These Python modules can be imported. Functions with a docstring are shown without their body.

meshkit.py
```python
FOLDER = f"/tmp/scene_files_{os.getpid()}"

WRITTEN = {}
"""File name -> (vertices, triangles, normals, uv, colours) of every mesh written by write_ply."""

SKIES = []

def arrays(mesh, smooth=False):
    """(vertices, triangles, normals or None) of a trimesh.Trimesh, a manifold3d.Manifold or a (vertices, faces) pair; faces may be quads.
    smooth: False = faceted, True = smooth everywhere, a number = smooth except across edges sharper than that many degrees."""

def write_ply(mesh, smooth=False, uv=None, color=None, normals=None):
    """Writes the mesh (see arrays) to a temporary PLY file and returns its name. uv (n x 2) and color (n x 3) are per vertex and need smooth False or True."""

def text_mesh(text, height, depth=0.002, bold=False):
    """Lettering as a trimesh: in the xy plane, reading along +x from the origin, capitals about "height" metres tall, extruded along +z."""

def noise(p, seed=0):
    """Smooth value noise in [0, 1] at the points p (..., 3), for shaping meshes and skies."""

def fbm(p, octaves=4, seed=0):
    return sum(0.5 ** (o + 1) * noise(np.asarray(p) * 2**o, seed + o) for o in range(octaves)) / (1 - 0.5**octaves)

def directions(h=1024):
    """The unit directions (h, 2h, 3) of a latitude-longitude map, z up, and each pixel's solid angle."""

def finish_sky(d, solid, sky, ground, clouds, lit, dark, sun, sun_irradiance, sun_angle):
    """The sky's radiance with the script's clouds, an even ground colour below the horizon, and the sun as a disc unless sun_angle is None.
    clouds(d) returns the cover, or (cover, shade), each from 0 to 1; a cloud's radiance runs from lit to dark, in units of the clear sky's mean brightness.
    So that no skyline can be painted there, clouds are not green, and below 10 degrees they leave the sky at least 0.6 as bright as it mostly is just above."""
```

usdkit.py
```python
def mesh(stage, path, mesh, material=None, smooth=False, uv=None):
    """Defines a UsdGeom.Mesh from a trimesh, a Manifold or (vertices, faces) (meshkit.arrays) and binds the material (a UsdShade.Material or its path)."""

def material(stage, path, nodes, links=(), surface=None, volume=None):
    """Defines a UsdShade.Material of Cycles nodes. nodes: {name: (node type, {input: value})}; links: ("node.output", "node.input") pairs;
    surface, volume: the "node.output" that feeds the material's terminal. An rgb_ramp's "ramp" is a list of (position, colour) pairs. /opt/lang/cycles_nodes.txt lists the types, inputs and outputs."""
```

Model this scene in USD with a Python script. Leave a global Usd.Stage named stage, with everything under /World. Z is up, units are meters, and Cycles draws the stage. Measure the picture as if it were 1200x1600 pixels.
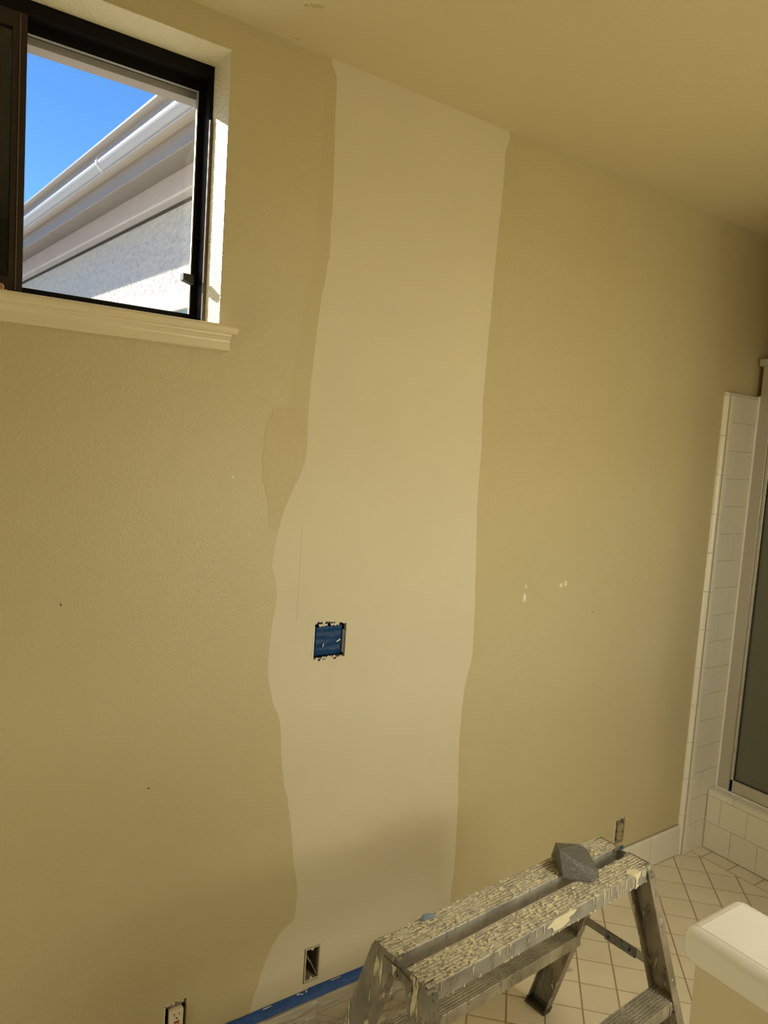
import math, random
import numpy as np, trimesh, usdkit, meshkit
import manifold3d as m3
from manifold3d import Manifold, CrossSection
from shapely.geometry import Polygon, box as sbox, LineString
from shapely import affinity
from pxr import Usd, UsdGeom, UsdLux, UsdShade, Gf, Sdf

random.seed(7)
rng = np.random.default_rng(7)
stage = Usd.Stage.CreateInMemory()
UsdGeom.SetStageUpAxis(stage, 'Z')
world = UsdGeom.Xform.Define(stage, '/World')

# ------------------------------------------------------------------ camera
FOCAL = 1147.2579
R = (0.82271694, -0.56453501, 0.06661128)
U = (-0.00332201, 0.11240348, 0.9936571)
F = (0.56844156, 0.81771981, -0.09060085)
C = (0.0, -1.63248206, 1.58606134)
cam = UsdGeom.Camera.Define(stage, '/World/camera')
cam.CreateHorizontalApertureAttr(24.0)
cam.CreateVerticalApertureAttr(32.0)
cam.CreateFocalLengthAttr(24.0 * FOCAL / 1200.0)
cam.CreateFStopAttr(0.0)
cam.AddTransformOp().Set(Gf.Matrix4d(*R, 0, *U, 0, -F[0], -F[1], -F[2], 0, *C, 1))
cam.CreateClippingRangeAttr((0.02, 1000.0))
cam.CreateExposureAttr(0.0)

# ------------------------------------------------------------------ sky, sun, added fill lamps
G = np.array([-0.0834, 0.9965, 0.0]); G /= np.linalg.norm(G)      # along the neighbouring wing
N = np.array([G[1], -G[0], 0.0])                                     # away from it, into its wall
SUN_DIR = N * 1.0 - G * 3.0 + np.array([0, 0, -1.5]); SUN_DIR /= np.linalg.norm(SUN_DIR)
to_sun = -SUN_DIR
SUN_ELEV = math.asin(to_sun[2])
SUN_ROT = math.atan2(to_sun[0], to_sun[1])
SKY_STRENGTH = 0.125
SUN_STRENGTH = 3.3      # irradiance; the lamp takes radiance over its half-degree disc
BACK_FILL = 8.4
SIDE_FILL = 14.5
TOP_FILL = 11.0

def material(name, nodes, links=(), surface='p.BSDF'):
    return usdkit.material(stage, '/World/Looks/' + name, nodes, links, surface=surface)

sky_mat = material('sky', {
    's': ('sky_texture', {'sky_type': 'multiple_scattering', 'sun_disc': False, 'sun_elevation': SUN_ELEV, 'sun_rotation': SUN_ROT,
                          'air_density': 1.0, 'aerosol_density': 0.1, 'ozone_density': 5.0, 'altitude': 300.0}),
    'h': ('hsv', {'saturation': 1.06, 'value': 0.96}), 'b': ('background_shader', {'strength': SKY_STRENGTH})}, [('s.color', 'h.color'), ('h.color', 'b.color')], 'b.background')
dome = UsdLux.DomeLight.Define(stage, '/World/sky')
UsdShade.MaterialBindingAPI.Apply(dome.GetPrim()).Bind(sky_mat)

def aim(xf, loc, direction):
    d = Gf.Vec3d(*map(float, direction)).GetNormalized()
    rot = Gf.Rotation(Gf.Vec3d(0, 0, -1), d)
    m = Gf.Matrix4d().SetRotate(rot); m.SetTranslateOnly(Gf.Vec3d(*map(float, loc)))
    xf.AddTransformOp().Set(m)

sun = UsdLux.DistantLight.Define(stage, '/World/sun')
sun.CreateIntensityAttr(SUN_STRENGTH / 6.72e-5); sun.CreateAngleAttr(0.53); sun.CreateColorAttr(Gf.Vec3f(1.0, 0.95, 0.87))
aim(sun, (0, 0, 8), SUN_DIR)

# unseen fill lamp added to brighten the room, set in a back-wall opening
WX0, WX1, WZ0, WZ1, YB = 1.25, 2.2, 0.85, 1.65, -2.05
wl = UsdLux.RectLight.Define(stage, '/World/window_light')
wl.CreateIntensityAttr(BACK_FILL); wl.CreateColorAttr(Gf.Vec3f(1.0, 0.90, 0.585))
wl.CreateWidthAttr(WX1 - WX0 - 0.06); wl.CreateHeightAttr(WZ1 - WZ0 - 0.06)
aim(wl, ((WX0 + WX1) / 2, YB - 0.06, (WZ0 + WZ1) / 2), (0, 1, 0))
# second unseen fill lamp, added in a left-wall opening to lift low surfaces
SX, SY0, SY1, SZ0, SZ1 = -1.6, -1.05, -0.25, 0.10, 0.72
ws = UsdLux.RectLight.Define(stage, '/World/side_window_light')
ws.CreateIntensityAttr(SIDE_FILL); ws.CreateColorAttr(Gf.Vec3f(1.0, 0.92, 0.62))
ws.CreateWidthAttr(SY1 - SY0 - 0.06); ws.CreateHeightAttr(SZ1 - SZ0 - 0.06)
aim(ws, (SX - 0.06, (SY0 + SY1) / 2, (SZ0 + SZ1) / 2), (1, 0, 0))

# unseen top lamp added in a ceiling opening to brighten upward faces
KX0, KX1, KY0, KY1, KZ = 1.4, 2.0, -1.9, -1.3, 2.4992
wk = UsdLux.RectLight.Define(stage, '/World/skylight_light')
wk.CreateIntensityAttr(TOP_FILL); wk.CreateColorAttr(Gf.Vec3f(1.0, 0.96, 0.84))
wk.CreateWidthAttr(KX1 - KX0 - 0.02); wk.CreateHeightAttr(KY1 - KY0 - 0.02)
aim(wk, ((KX0 + KX1) / 2, (KY0 + KY1) / 2, KZ + 0.12), (0, 0, -1))

# ------------------------------------------------------------------ helpers
names = {}
def numbered(parent, name):
    k = (parent, name); n = names.get(k, 0); names[k] = n + 1
    return parent + '/' + (name if n == 0 else '%s_%03d' % (name, n))

class Thing:
    def __init__(self, path, inv): self.path, self.inv = path, inv
    @property
    def prim(self): return stage.GetPrimAtPath(self.path)

def setdata(prim, **kw):
    for k, v in kw.items():
        if v: prim.SetCustomDataByKey(k, v)

def thing(name, label=None, category=None, group=None, kind=None, loc=(0, 0, 0), rotz=0.0):
    path = numbered('/World', name)
    x = UsdGeom.Xform.Define(stage, path)
    x.AddTranslateOp().Set(Gf.Vec3d(*map(float, loc)))
    if rotz: x.AddRotateZOp().Set(float(math.degrees(rotz)))
    setdata(x.GetPrim(), label=label, category=category, group=group, kind=kind)
    return Thing(path, (np.array(loc, float), rotz))

def as_vf(mesh):
    v, f, _ = meshkit.arrays(mesh, False)
    return np.array(v, float), np.array(f, int)

def part(parent, name, mesh, mat, smooth=False, local=False, label=None, kind=None):
    v, f = as_vf(mesh)
    base = parent.path if parent else '/World'
    if parent and not local:
        loc, rz = parent.inv
        v = v - loc
        if rz:
            c, s = math.cos(-rz), math.sin(-rz)
            v = np.c_[v[:, 0] * c - v[:, 1] * s, v[:, 0] * s + v[:, 1] * c, v[:, 2]]
    path = numbered(base, name)
    m = usdkit.mesh(stage, path, trimesh.Trimesh(v, f, process=False), mat, smooth=smooth)
    setdata(m.GetPrim(), label=label, kind=kind)
    t = Thing(path, parent.inv if parent else (np.zeros(3), 0.0))
    return t

def single(name, mesh, mat, label, category, group=None, smooth=False, kind=None):
    t = part(None, name, mesh, mat, smooth)
    setdata(t.prim, label=label, category=category, group=group, kind=kind)
    return t

def man_tri(mm):
    a = mm.to_mesh(); return trimesh.Trimesh(a.vert_properties[:, :3], a.tri_verts, process=False)

def mbox(x0, x1, y0, y1, z0, z1):
    return Manifold.cube((x1 - x0, y1 - y0, z1 - z0)).translate((x0, y0, z0))

def bx(x0, x1, y0, y1, z0, z1, b=0.0):
    """A box; with b its edges are chamfered."""
    if b <= 0: return trimesh.creation.box(bounds=[(x0, y0, z0), (x1, y1, z1)])
    p = []
    for x in (x0, x1):
        for y in (y0, y1):
            for z in (z0, z1):
                sx, sy, sz = (1 if x == x0 else -1), (1 if y == y0 else -1), (1 if z == z0 else -1)
                p += [(x + sx * b, y + sy * b, z), (x + sx * b, y, z + sz * b), (x, y + sy * b, z + sz * b)]
    return man_tri(Manifold.hull_points(np.array(p)))

def rbox(x0, x1, y0, y1, z0, z1, r, n=12):
    s = Manifold.sphere(r, n * 2)
    return Manifold.batch_hull([s.translate((x, y, z)) for x in (x0 + r, x1 - r) for y in (y0 + r, y1 - r) for z in (z0 + r, z1 - r)])

def cat(*ms): return trimesh.util.concatenate([m if isinstance(m, trimesh.Trimesh) else man_tri(m) for m in ms])

def tube(pts, r, n=8):
    p = np.array(pts, float); t = np.gradient(p, axis=0); t /= np.linalg.norm(t, axis=1)[:, None]
    ref = np.array([0, 0, 1.0]) if abs(t[:, 2]).mean() < .8 else np.array([1.0, 0, 0])
    a = np.cross(t, ref); a /= np.linalg.norm(a, axis=1)[:, None]; b = np.cross(t, a)
    ang = np.arange(n) * 2 * np.pi / n
    v = (p[:, None] + r * (np.cos(ang)[None, :, None] * a[:, None] + np.sin(ang)[None, :, None] * b[:, None])).reshape(-1, 3)
    f = []
    k = len(p)
    for i in range(k - 1):
        for j in range(n):
            q = (i * n + j, i * n + (j + 1) % n, (i + 1) * n + (j + 1) % n, (i + 1) * n + j)
            f += [(q[0], q[2], q[1]), (q[0], q[3], q[2])]
    c0, c1 = len(v), len(v) + 1
    v = np.vstack([v, p[0], p[-1]])
    for j in range(n):
        f += [(c0, j, (j + 1) % n), (c1, (k - 1) * n + (j + 1) % n, (k - 1) * n + j)]
    return trimesh.Trimesh(v, np.array(f), process=False)

def poly_on_wall(poly, thick, y=0.0):
    """A shapely polygon in (x, z) as a thin layer on the main wall (plane y), proud towards the room."""
    out = []
    for g in getattr(poly, 'geoms', [poly]):
        if g.is_empty: continue
        m = trimesh.creation.extrude_polygon(g, thick, engine='earcut')
        v = m.vertices
        out.append(trimesh.Trimesh(np.c_[v[:, 0], y - v[:, 2], v[:, 1]], m.faces, process=False))
    return cat(*out)

def poly_flat(poly, z0, z1):
    out = []
    for g in getattr(poly, 'geoms', [poly]):
        if g.is_empty or g.geom_type != 'Polygon': continue
        m = trimesh.creation.extrude_polygon(g, z1 - z0, engine='earcut'); m.apply_translation((0, 0, z0)); out.append(m)
    return cat(*out) if out else None

def sweep(profile, p0, p1, side):
    """Extrudes a closed (side, z) profile from p0 to p1; side is the horizontal unit vector of the profile's first axis."""
    pr = np.array(profile, float); pg = Polygon(pr)
    if not pg.exterior.is_ccw: pr = pr[::-1]
    m = trimesh.creation.extrude_polygon(Polygon(pr), 1.0, engine='earcut')
    d = np.array(p1, float) - np.array(p0, float); s = np.array(side, float)
    v = np.array(p0, float) + m.vertices[:, :1] * s + m.vertices[:, 1:2] * np.array([0, 0, 1.0]) + m.vertices[:, 2:3] * d
    t = trimesh.Trimesh(v, m.faces, process=False)
    if t.volume < 0: t.invert()
    return t

def spline(pts, n=6, seed=0, jitter=0.0):
    from scipy.interpolate import PchipInterpolator
    p = np.array(pts, float); t = np.r_[0, np.cumsum(np.linalg.norm(np.diff(p, axis=0), axis=1))]
    tt = np.linspace(0, t[-1], n * len(p))
    q = np.c_[PchipInterpolator(t, p[:, 0])(tt), PchipInterpolator(t, p[:, 1])(tt)]
    if jitter:
        r = np.random.default_rng(seed); q[1:-1, 0] += r.normal(0, jitter, len(q) - 2)
    return q

# ------------------------------------------------------------------ materials
def plain(name, color, rough=0.5, metallic=0.0, spec=0.5, bump=0.0, scale=60.0, detail=3.0, vary=0.0, vscale=6.0, coat=0.0, objvary=0.0):
    nodes = {'p': ('principled_bsdf', {'base_color': color, 'roughness': rough, 'metallic': metallic, 'specular_ior_level': spec, 'coat_weight': coat}),
             'g': ('geometry', {})}
    links = []
    src = None
    if vary:
        nodes['vn'] = ('noise_texture', {'scale': vscale, 'detail': 4.0, 'roughness': 0.6})
        nodes['vr'] = ('map_range', {'from_min': 0.3, 'from_max': 0.7, 'to_min': 1 - vary, 'to_max': 1 + vary})
        nodes['hv'] = ('hsv', {'color': color})
        links += [('g.position', 'vn.vector'), ('vn.fac', 'vr.value'), ('vr.result', 'hv.value')]
        src = 'hv.color'
    if objvary:
        nodes['oi'] = ('object_info', {})
        nodes['orr'] = ('map_range', {'from_min': 0.0, 'from_max': 1.0, 'to_min': 1 - objvary, 'to_max': 1 + objvary})
        nodes['ho'] = ('hsv', {'color': color})
        links += [('oi.random', 'orr.value'), ('orr.result', 'ho.value')]
        if src: links.append((src, 'ho.color'))
        src = 'ho.color'
    if src: links.append((src, 'p.base_color'))
    if bump:
        nodes['bn'] = ('noise_texture', {'scale': scale, 'detail': detail, 'roughness': 0.55})
        nodes['bu'] = ('bump', {'strength': 1.0, 'distance': bump})
        links += [('g.position', 'bn.vector'), ('bn.fac', 'bu.height'), ('bu.normal', 'p.normal')]
    return material(name, nodes, links)

WALL = (0.55, 0.468, 0.262)
M = {}
M['wall_far'] = plain('darkened_wall_paint', (0.42, 0.355, 0.20), 0.5)  # unseen walls, made darker than the room's paint to cut bounced light
M['wall'] = plain('wall_paint', WALL, 0.42, bump=0.0012, scale=150, detail=2, vary=0.02, vscale=2.5)
M['reveal'] = plain('lit_reveal_paint', (0.74, 0.655, 0.42), 0.45, bump=0.004, scale=170, detail=2)  # wall paint, lightened in place of sun bounced into the opening
M['ceiling'] = plain('ceiling_paint', (0.66, 0.57, 0.34), 0.55, bump=0.0008, scale=110, detail=2)
M['patch'] = plain('patch_compound', (0.665, 0.59, 0.405), 0.6, bump=0.0006, scale=30, detail=3, vary=0.025, vscale=3)
M['brush'] = plain('brushed_paint', (0.54, 0.458, 0.25), 0.5, bump=0.0008, scale=40, vary=0.02)
M['scrape'] = plain('scraped_paint', (0.555, 0.463, 0.256), 0.5, bump=0.003, scale=70, detail=5, vary=0.03, vscale=45)
M['fleck'] = plain('raised_glint_paint', (0.60, 0.52, 0.31), 0.25)  # raised texture; the paler colour paints in its specular glints
M['spackle'] = plain('spackle', (0.80, 0.74, 0.60), 0.8)
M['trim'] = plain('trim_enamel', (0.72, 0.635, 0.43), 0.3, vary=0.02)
M['tile'] = plain('white_glaze', (0.77, 0.73, 0.60), 0.22, spec=0.4, bump=0.0003, scale=14, objvary=0.025)
M['tilegrout'] = plain('wall_grout', (0.48, 0.42, 0.29), 0.9)
M['floortile'] = plain('floor_glaze', (0.74, 0.66, 0.50), 0.28, bump=0.0006, scale=30, vary=0.05, vscale=5, objvary=0.03)
M['floorgrout'] = plain('floor_grout', (0.40, 0.31, 0.185), 0.9)
M['cap'] = plain('cap_glaze', (0.90, 0.88, 0.81), 0.14, bump=0.0003, scale=20)
M['alu'] = plain('door_aluminium', (0.60, 0.57, 0.50), 0.38, metallic=0.75)
M['rubber'] = plain('black_rubber', (0.03, 0.03, 0.025), 0.7)
M['foot'] = plain('worn_rubber', (0.075, 0.062, 0.04), 0.75)
M['bronze'] = plain('bronze_aluminium', (0.006, 0.005, 0.004), 0.5, spec=0.12, vary=0.1)
M['mull'] = plain('brown_stile', (0.030, 0.019, 0.013), 0.45, spec=0.25)
M['track'] = plain('grey_track', (0.27, 0.215, 0.17), 0.6)
M['gasket'] = plain('pale_gasket', (0.55, 0.56, 0.56), 0.5)
M['tan_bead'] = plain('tan_bead', (0.17, 0.125, 0.085), 0.6)
M['stucco'] = plain('stucco', (0.86, 0.785, 0.68), 0.9, bump=0.025, scale=26, detail=5, vary=0.06, vscale=18)
M['gutter'] = plain('gutter_enamel', (0.50, 0.465, 0.445), 0.4)
M['gutter_rim'] = plain('gutter_rim', (0.78, 0.74, 0.68), 0.4)
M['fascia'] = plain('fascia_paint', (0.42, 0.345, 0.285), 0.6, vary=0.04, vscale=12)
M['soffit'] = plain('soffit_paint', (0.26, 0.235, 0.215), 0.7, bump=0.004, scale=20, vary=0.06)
M['frieze'] = plain('frieze_paint', (0.82, 0.79, 0.88), 0.6, vary=0.03, bump=0.003, scale=25)
M['frieze2'] = plain('frieze_trim_paint', (0.64, 0.58, 0.53), 0.6, vary=0.03)
M['gap'] = plain('dark_gap', (0.06, 0.055, 0.05), 0.9)
M['roof'] = plain('roof_shingle', (0.22, 0.20, 0.18), 0.9, bump=0.02, scale=20)
M['extwhite'] = plain('exterior_white', (0.80, 0.79, 0.76), 0.5)
M['extglass'] = plain('exterior_glass', (0.30, 0.42, 0.40), 0.08)
M['ground'] = plain('concrete_ground', (0.30, 0.27, 0.235), 0.9, bump=0.01, scale=10, vary=0.06)
M['blue'] = plain('blue_tape', (0.025, 0.085, 0.27), 0.45, bump=0.002, scale=90, detail=5, vary=0.15, vscale=40)
M['blueplastic'] = plain('blue_box_cover', (0.004, 0.045, 0.14), 0.45, spec=0.25, bump=0.002, scale=60, detail=3, vary=0.15, vscale=50)
M['paper'] = plain('torn_paper', (0.72, 0.66, 0.52), 0.9)
M['black'] = plain('hole_dark', (0.012, 0.010, 0.006), 0.9)
M['boxgrey'] = plain('box_plastic', (0.20, 0.17, 0.10), 0.7, vary=0.2, vscale=60)
M['boxrim'] = plain('box_rim', (0.62, 0.54, 0.38), 0.6)
M['steel'] = plain('yoke_steel', (0.30, 0.27, 0.20), 0.5, metallic=0.5, vary=0.25, vscale=120)
M['ivory'] = plain('ivory_plastic', (0.78, 0.66, 0.44), 0.4)
M['old_ivory'] = plain('old_ivory_plastic', (0.36, 0.30, 0.15), 0.5, vary=0.2, vscale=90)
M['red'] = plain('red_button', (0.30, 0.03, 0.02), 0.5)
M['blackp'] = plain('black_button', (0.02, 0.018, 0.015), 0.5)
M['caulk'] = plain('shaded_caulk', (0.30, 0.245, 0.13), 0.8)  # caulk colour with its shadow darkened in
M['bull'] = plain('bullnose_glaze', (0.80, 0.755, 0.62), 0.09, bump=0.0012, scale=60)
M['copper'] = plain('bare_wire', (0.50, 0.42, 0.26), 0.5)
M['terracotta'] = plain('terracotta_wood', (0.52, 0.24, 0.10), 0.6, vary=0.12, vscale=90)
M['chip'] = plain('plaster_chip', (0.80, 0.74, 0.64), 0.8)
M['paint'] = plain('dried_paint', (0.80, 0.72, 0.52), 0.5)
M['scrap'] = plain('blue_grey_tape', (0.16, 0.20, 0.26), 0.5, vary=0.2, vscale=150)
M['dust'] = plain('paper_scrap', (0.40, 0.36, 0.28), 0.8)

M['glass'] = material('window_glass', {
    't': ('transparent_bsdf', {'color': (0.95, 0.97, 0.96)}), 'g': ('glossy_bsdf', {'roughness': 0.02, 'color': (1, 1, 1)}),
    'f': ('fresnel', {'IOR': 1.45}), 'm': ('mix_closure', {})},
    [('f.fac', 'm.fac'), ('t.BSDF', 'm.closure1'), ('g.BSDF', 'm.closure2')], 'm.closure')
M['screen'] = material('insect_screen', {
    't': ('transparent_bsdf', {'color': (0.10, 0.11, 0.12)}), 'd': ('diffuse_bsdf', {'color': (0.02, 0.022, 0.025)}), 'm': ('mix_closure', {'fac': 0.75})},
    [('t.BSDF', 'm.closure1'), ('d.BSDF', 'm.closure2')], 'm.closure')
M['frosted'] = material('obscure_glass', {
    'n': ('noise_texture', {'scale': 45.0, 'detail': 2.0}), 'g': ('geometry', {}), 'b': ('bump', {'strength': 1.0, 'distance': 0.003}),
    'p': ('principled_bsdf', {'base_color': (0.62, 0.62, 0.50), 'roughness': 0.42, 'transmission_weight': 0.8, 'ior': 1.3, 'thin_wall': 1})},
    [('g.position', 'n.vector'), ('n.fac', 'b.height'), ('b.normal', 'p.normal')])
M['film'] = material('masking_film', {
    't': ('transparent_bsdf', {'color': (0.96, 0.95, 0.92)}), 'p': ('principled_bsdf', {'base_color': (0.44, 0.375, 0.25), 'roughness': 0.22}),
    'm': ('mix_closure', {'fac': 0.55})}, [('t.BSDF', 'm.closure1'), ('p.BSDF', 'm.closure2')], 'm.closure')

def splattered(name, heavy, light, n1=55.0, metal=(0.43, 0.415, 0.365), paint=(0.76, 0.68, 0.47), stretch=(1, 1, 0.22)):
    """Bare aluminium under dried paint: heavy cover on the upward faces, thinner runs on the upright ones."""
    nodes = {
        'tc': ('texture_coordinate', {}), 'ge': ('geometry', {}), 'sn': ('separate_xyz', {}),
        'ma': ('mapping', {'scale': stretch}),
        'n1': ('noise_texture', {'scale': n1, 'detail': 7.0, 'roughness': 0.68}),
        'mb': ('mapping', {'scale': (0.75, 1, 1)}),
        'n2': ('noise_texture', {'scale': 190.0, 'detail': 6.0, 'roughness': 0.72}),
        'up': ('map_range', {'from_min': 0.6, 'from_max': 0.8, 'to_min': 0.0, 'to_max': 1.0, 'clamp': True}),
        'a': ('map_range', {'from_min': light, 'from_max': light + 0.06, 'clamp': True}),
        'b': ('map_range', {'from_min': heavy, 'from_max': heavy + 0.13, 'clamp': True}),
        'k': ('mix_float', {}),
        'nd': ('noise_texture', {'scale': 14.0, 'detail': 5.0}),
        'dm': ('rgb_ramp', {'ramp': [(0.3, tuple(0.55 * np.array(metal))), (0.7, tuple(1.15 * np.array(metal)))]}),
        'dp': ('rgb_ramp', {'ramp': [(0.3, tuple(0.80 * np.array(paint))), (0.65, tuple(1.08 * np.array(paint)))]}),
        'cm': ('mix_color', {}), 'me': ('map_range', {'to_min': 0.35, 'to_max': 0.0}),
        'bu': ('bump', {'strength': 1.0, 'distance': 0.0028}),
        'p': ('principled_bsdf', {'roughness': 0.5})}
    links = [('tc.object', 'ma.vector'), ('ma.vector', 'n1.vector'), ('tc.object', 'mb.vector'), ('mb.vector', 'n2.vector'),
             ('ge.normal', 'sn.vector'), ('sn.z', 'up.value'), ('n1.fac', 'a.value'), ('n2.fac', 'b.value'),
             ('up.result', 'k.fac'), ('a.result', 'k.a'), ('b.result', 'k.b'), ('tc.object', 'nd.vector'),
             ('nd.fac', 'dm.fac'), ('n2.fac', 'dp.fac'), ('k.result', 'cm.fac'), ('dm.color', 'cm.a'), ('dp.color', 'cm.b'),
             ('cm.result', 'p.base_color'), ('k.result', 'me.value'), ('me.result', 'p.metallic'), ('k.result', 'bu.height'), ('bu.normal', 'p.normal')]
    return material(name, nodes, links)
M['step'] = splattered('splattered_step', 0.345, 0.585)
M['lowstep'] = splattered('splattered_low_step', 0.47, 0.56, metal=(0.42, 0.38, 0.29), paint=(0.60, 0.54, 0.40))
M['rail'] = splattered('splattered_rail', 0.45, 0.525, n1=38.0, metal=(0.27, 0.25, 0.20), paint=(0.60, 0.54, 0.38))
M['railr'] = splattered('flecked_rail', 0.50, 0.555, n1=70.0, metal=(0.34, 0.295, 0.22), paint=(0.66, 0.60, 0.46))
M['railclean'] = splattered('scuffed_rail', 0.50, 0.66, metal=(0.30, 0.26, 0.19))
M['spread'] = splattered('spreader_metal', 0.60, 0.62, metal=(0.36, 0.33, 0.26))
M['knuckle'] = plain('knuckle_steel', (0.17, 0.165, 0.15), 0.5, metallic=0.4, vary=0.3, vscale=80)
M['sponge'] = material('grey_sponge', {
    'g': ('geometry', {}), 'm': ('mapping', {'rotation': (0.3, 0.5, 0.9), 'scale': (6, 55, 55)}),
    'n': ('noise_texture', {'scale': 5.0, 'detail': 6.0, 'roughness': 0.7}),
    'r': ('rgb_ramp', {'ramp': [(0.30, (0.085, 0.08, 0.07)), (0.55, (0.15, 0.145, 0.125)), (0.64, (0.20, 0.195, 0.165)), (0.70, (0.38, 0.36, 0.30))]}),
    'b': ('bump', {'strength': 0.6, 'distance': 0.002}), 'p': ('principled_bsdf', {'roughness': 0.6})},
    [('g.position', 'm.vector'), ('m.vector', 'n.vector'), ('n.fac', 'r.fac'), ('r.color', 'p.base_color'), ('n.fac', 'b.height'), ('b.normal', 'p.normal')])

# ------------------------------------------------------------------ room shell
H = 2.4992
XL, XR, YW = SX, 3.95, 0.16
WIN = (-0.62, 0.643, 1.833, 2.432)                 # opening of the high window: x0, x1, z0, z1
BOX1 = (0.940, 1.037, 1.0155, 1.1090)              # the four holes for electrical boxes
BOX2 = (0.9685, 1.0185, 0.0965, 0.1990)
BOX3 = (0.5836, 0.6380, 0.0830, 0.1890)
BOX4 = (2.2880, 2.3420, 0.1460, 0.2455)
w = mbox(XL, XR, 0, YW, 0, H)
w -= mbox(WIN[0], WIN[1], -1, 1, WIN[2], WIN[3])
for b in (BOX1, BOX2, BOX3, BOX4):
    w -= mbox(b[0], b[1], -1, 0.075, b[2], b[3])
wall = part(None, 'wall_rear', w, M['wall']); setdata(wall.prim, kind='structure')
wt = thing('wall_left', kind='structure'); part(wt, 'plaster', mbox(XL - 0.12, XL, YB - 0.1, YW, 0, H) - mbox(XL - 1, XL + 1, SY0, SY1, SZ0, SZ1), M['wall_far'])
wr = thing('wall_right', kind='structure')
part(wr, 'plaster', bx(XR, XR + 0.1, YB - 0.1, YW, 0, H), M['wall_far'])
part(wr, 'partition', bx(2.30, 3.0, YB, -1.02, 0, H), M['wall_far'])  # added out of view to shade the right end of the wall
wb = part(None, 'wall_back', mbox(XL - 0.1, XR + 0.1, YB - 0.12, YB, 0, H) - mbox(WX0, WX1, YB - 1, YB + 1, WZ0, WZ1), M['wall_far']); setdata(wb.prim, kind='structure')
cl = part(None, 'ceiling', mbox(XL - 0.1, XR + 0.1, YB - 0.12, YW, H, H + 0.16) - mbox(KX0, KX1, KY0, KY1, H - 1, H + 1), M['ceiling']); setdata(cl.prim, kind='structure')

# window_2 (unseen, added around the back fill lamp): frame and pane
w2 = thing('window_2', kind='structure', loc=((WX0 + WX1) / 2, YB, WZ0))
fr = mbox(WX0, WX1, YB - 0.05, YB - 0.01, WZ0, WZ1) - mbox(WX0 + 0.03, WX1 - 0.03, YB - 1, YB + 1, WZ0 + 0.03, WZ1 - 0.03)
part(w2, 'window_frame', fr, M['bronze'])
w3 = thing('window_3', kind='structure', loc=(XL, (SY0 + SY1) / 2, SZ0))  # unseen frame added around the side fill lamp
part(w3, 'window_frame', mbox(XL - 0.05, XL - 0.01, SY0, SY1, SZ0, SZ1) - mbox(XL - 1, XL + 1, SY0 + 0.03, SY1 - 0.03, SZ0 + 0.03, SZ1 - 0.03), M['bronze'])

# --- reveal skins: the thickly textured return of the window opening
x0, x1, z0, z1 = WIN
part(wall, 'window_return', bx(x0, x1 - 0.0008, 0.0005, 0.098, z1 - 0.0008, z1 + 0.0002), M['reveal'])
part(wall, 'window_return', bx(x1 - 0.0008, x1 + 0.0002, 0.0005, 0.098, z0, z1 - 0.0008), M['reveal'])

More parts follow.
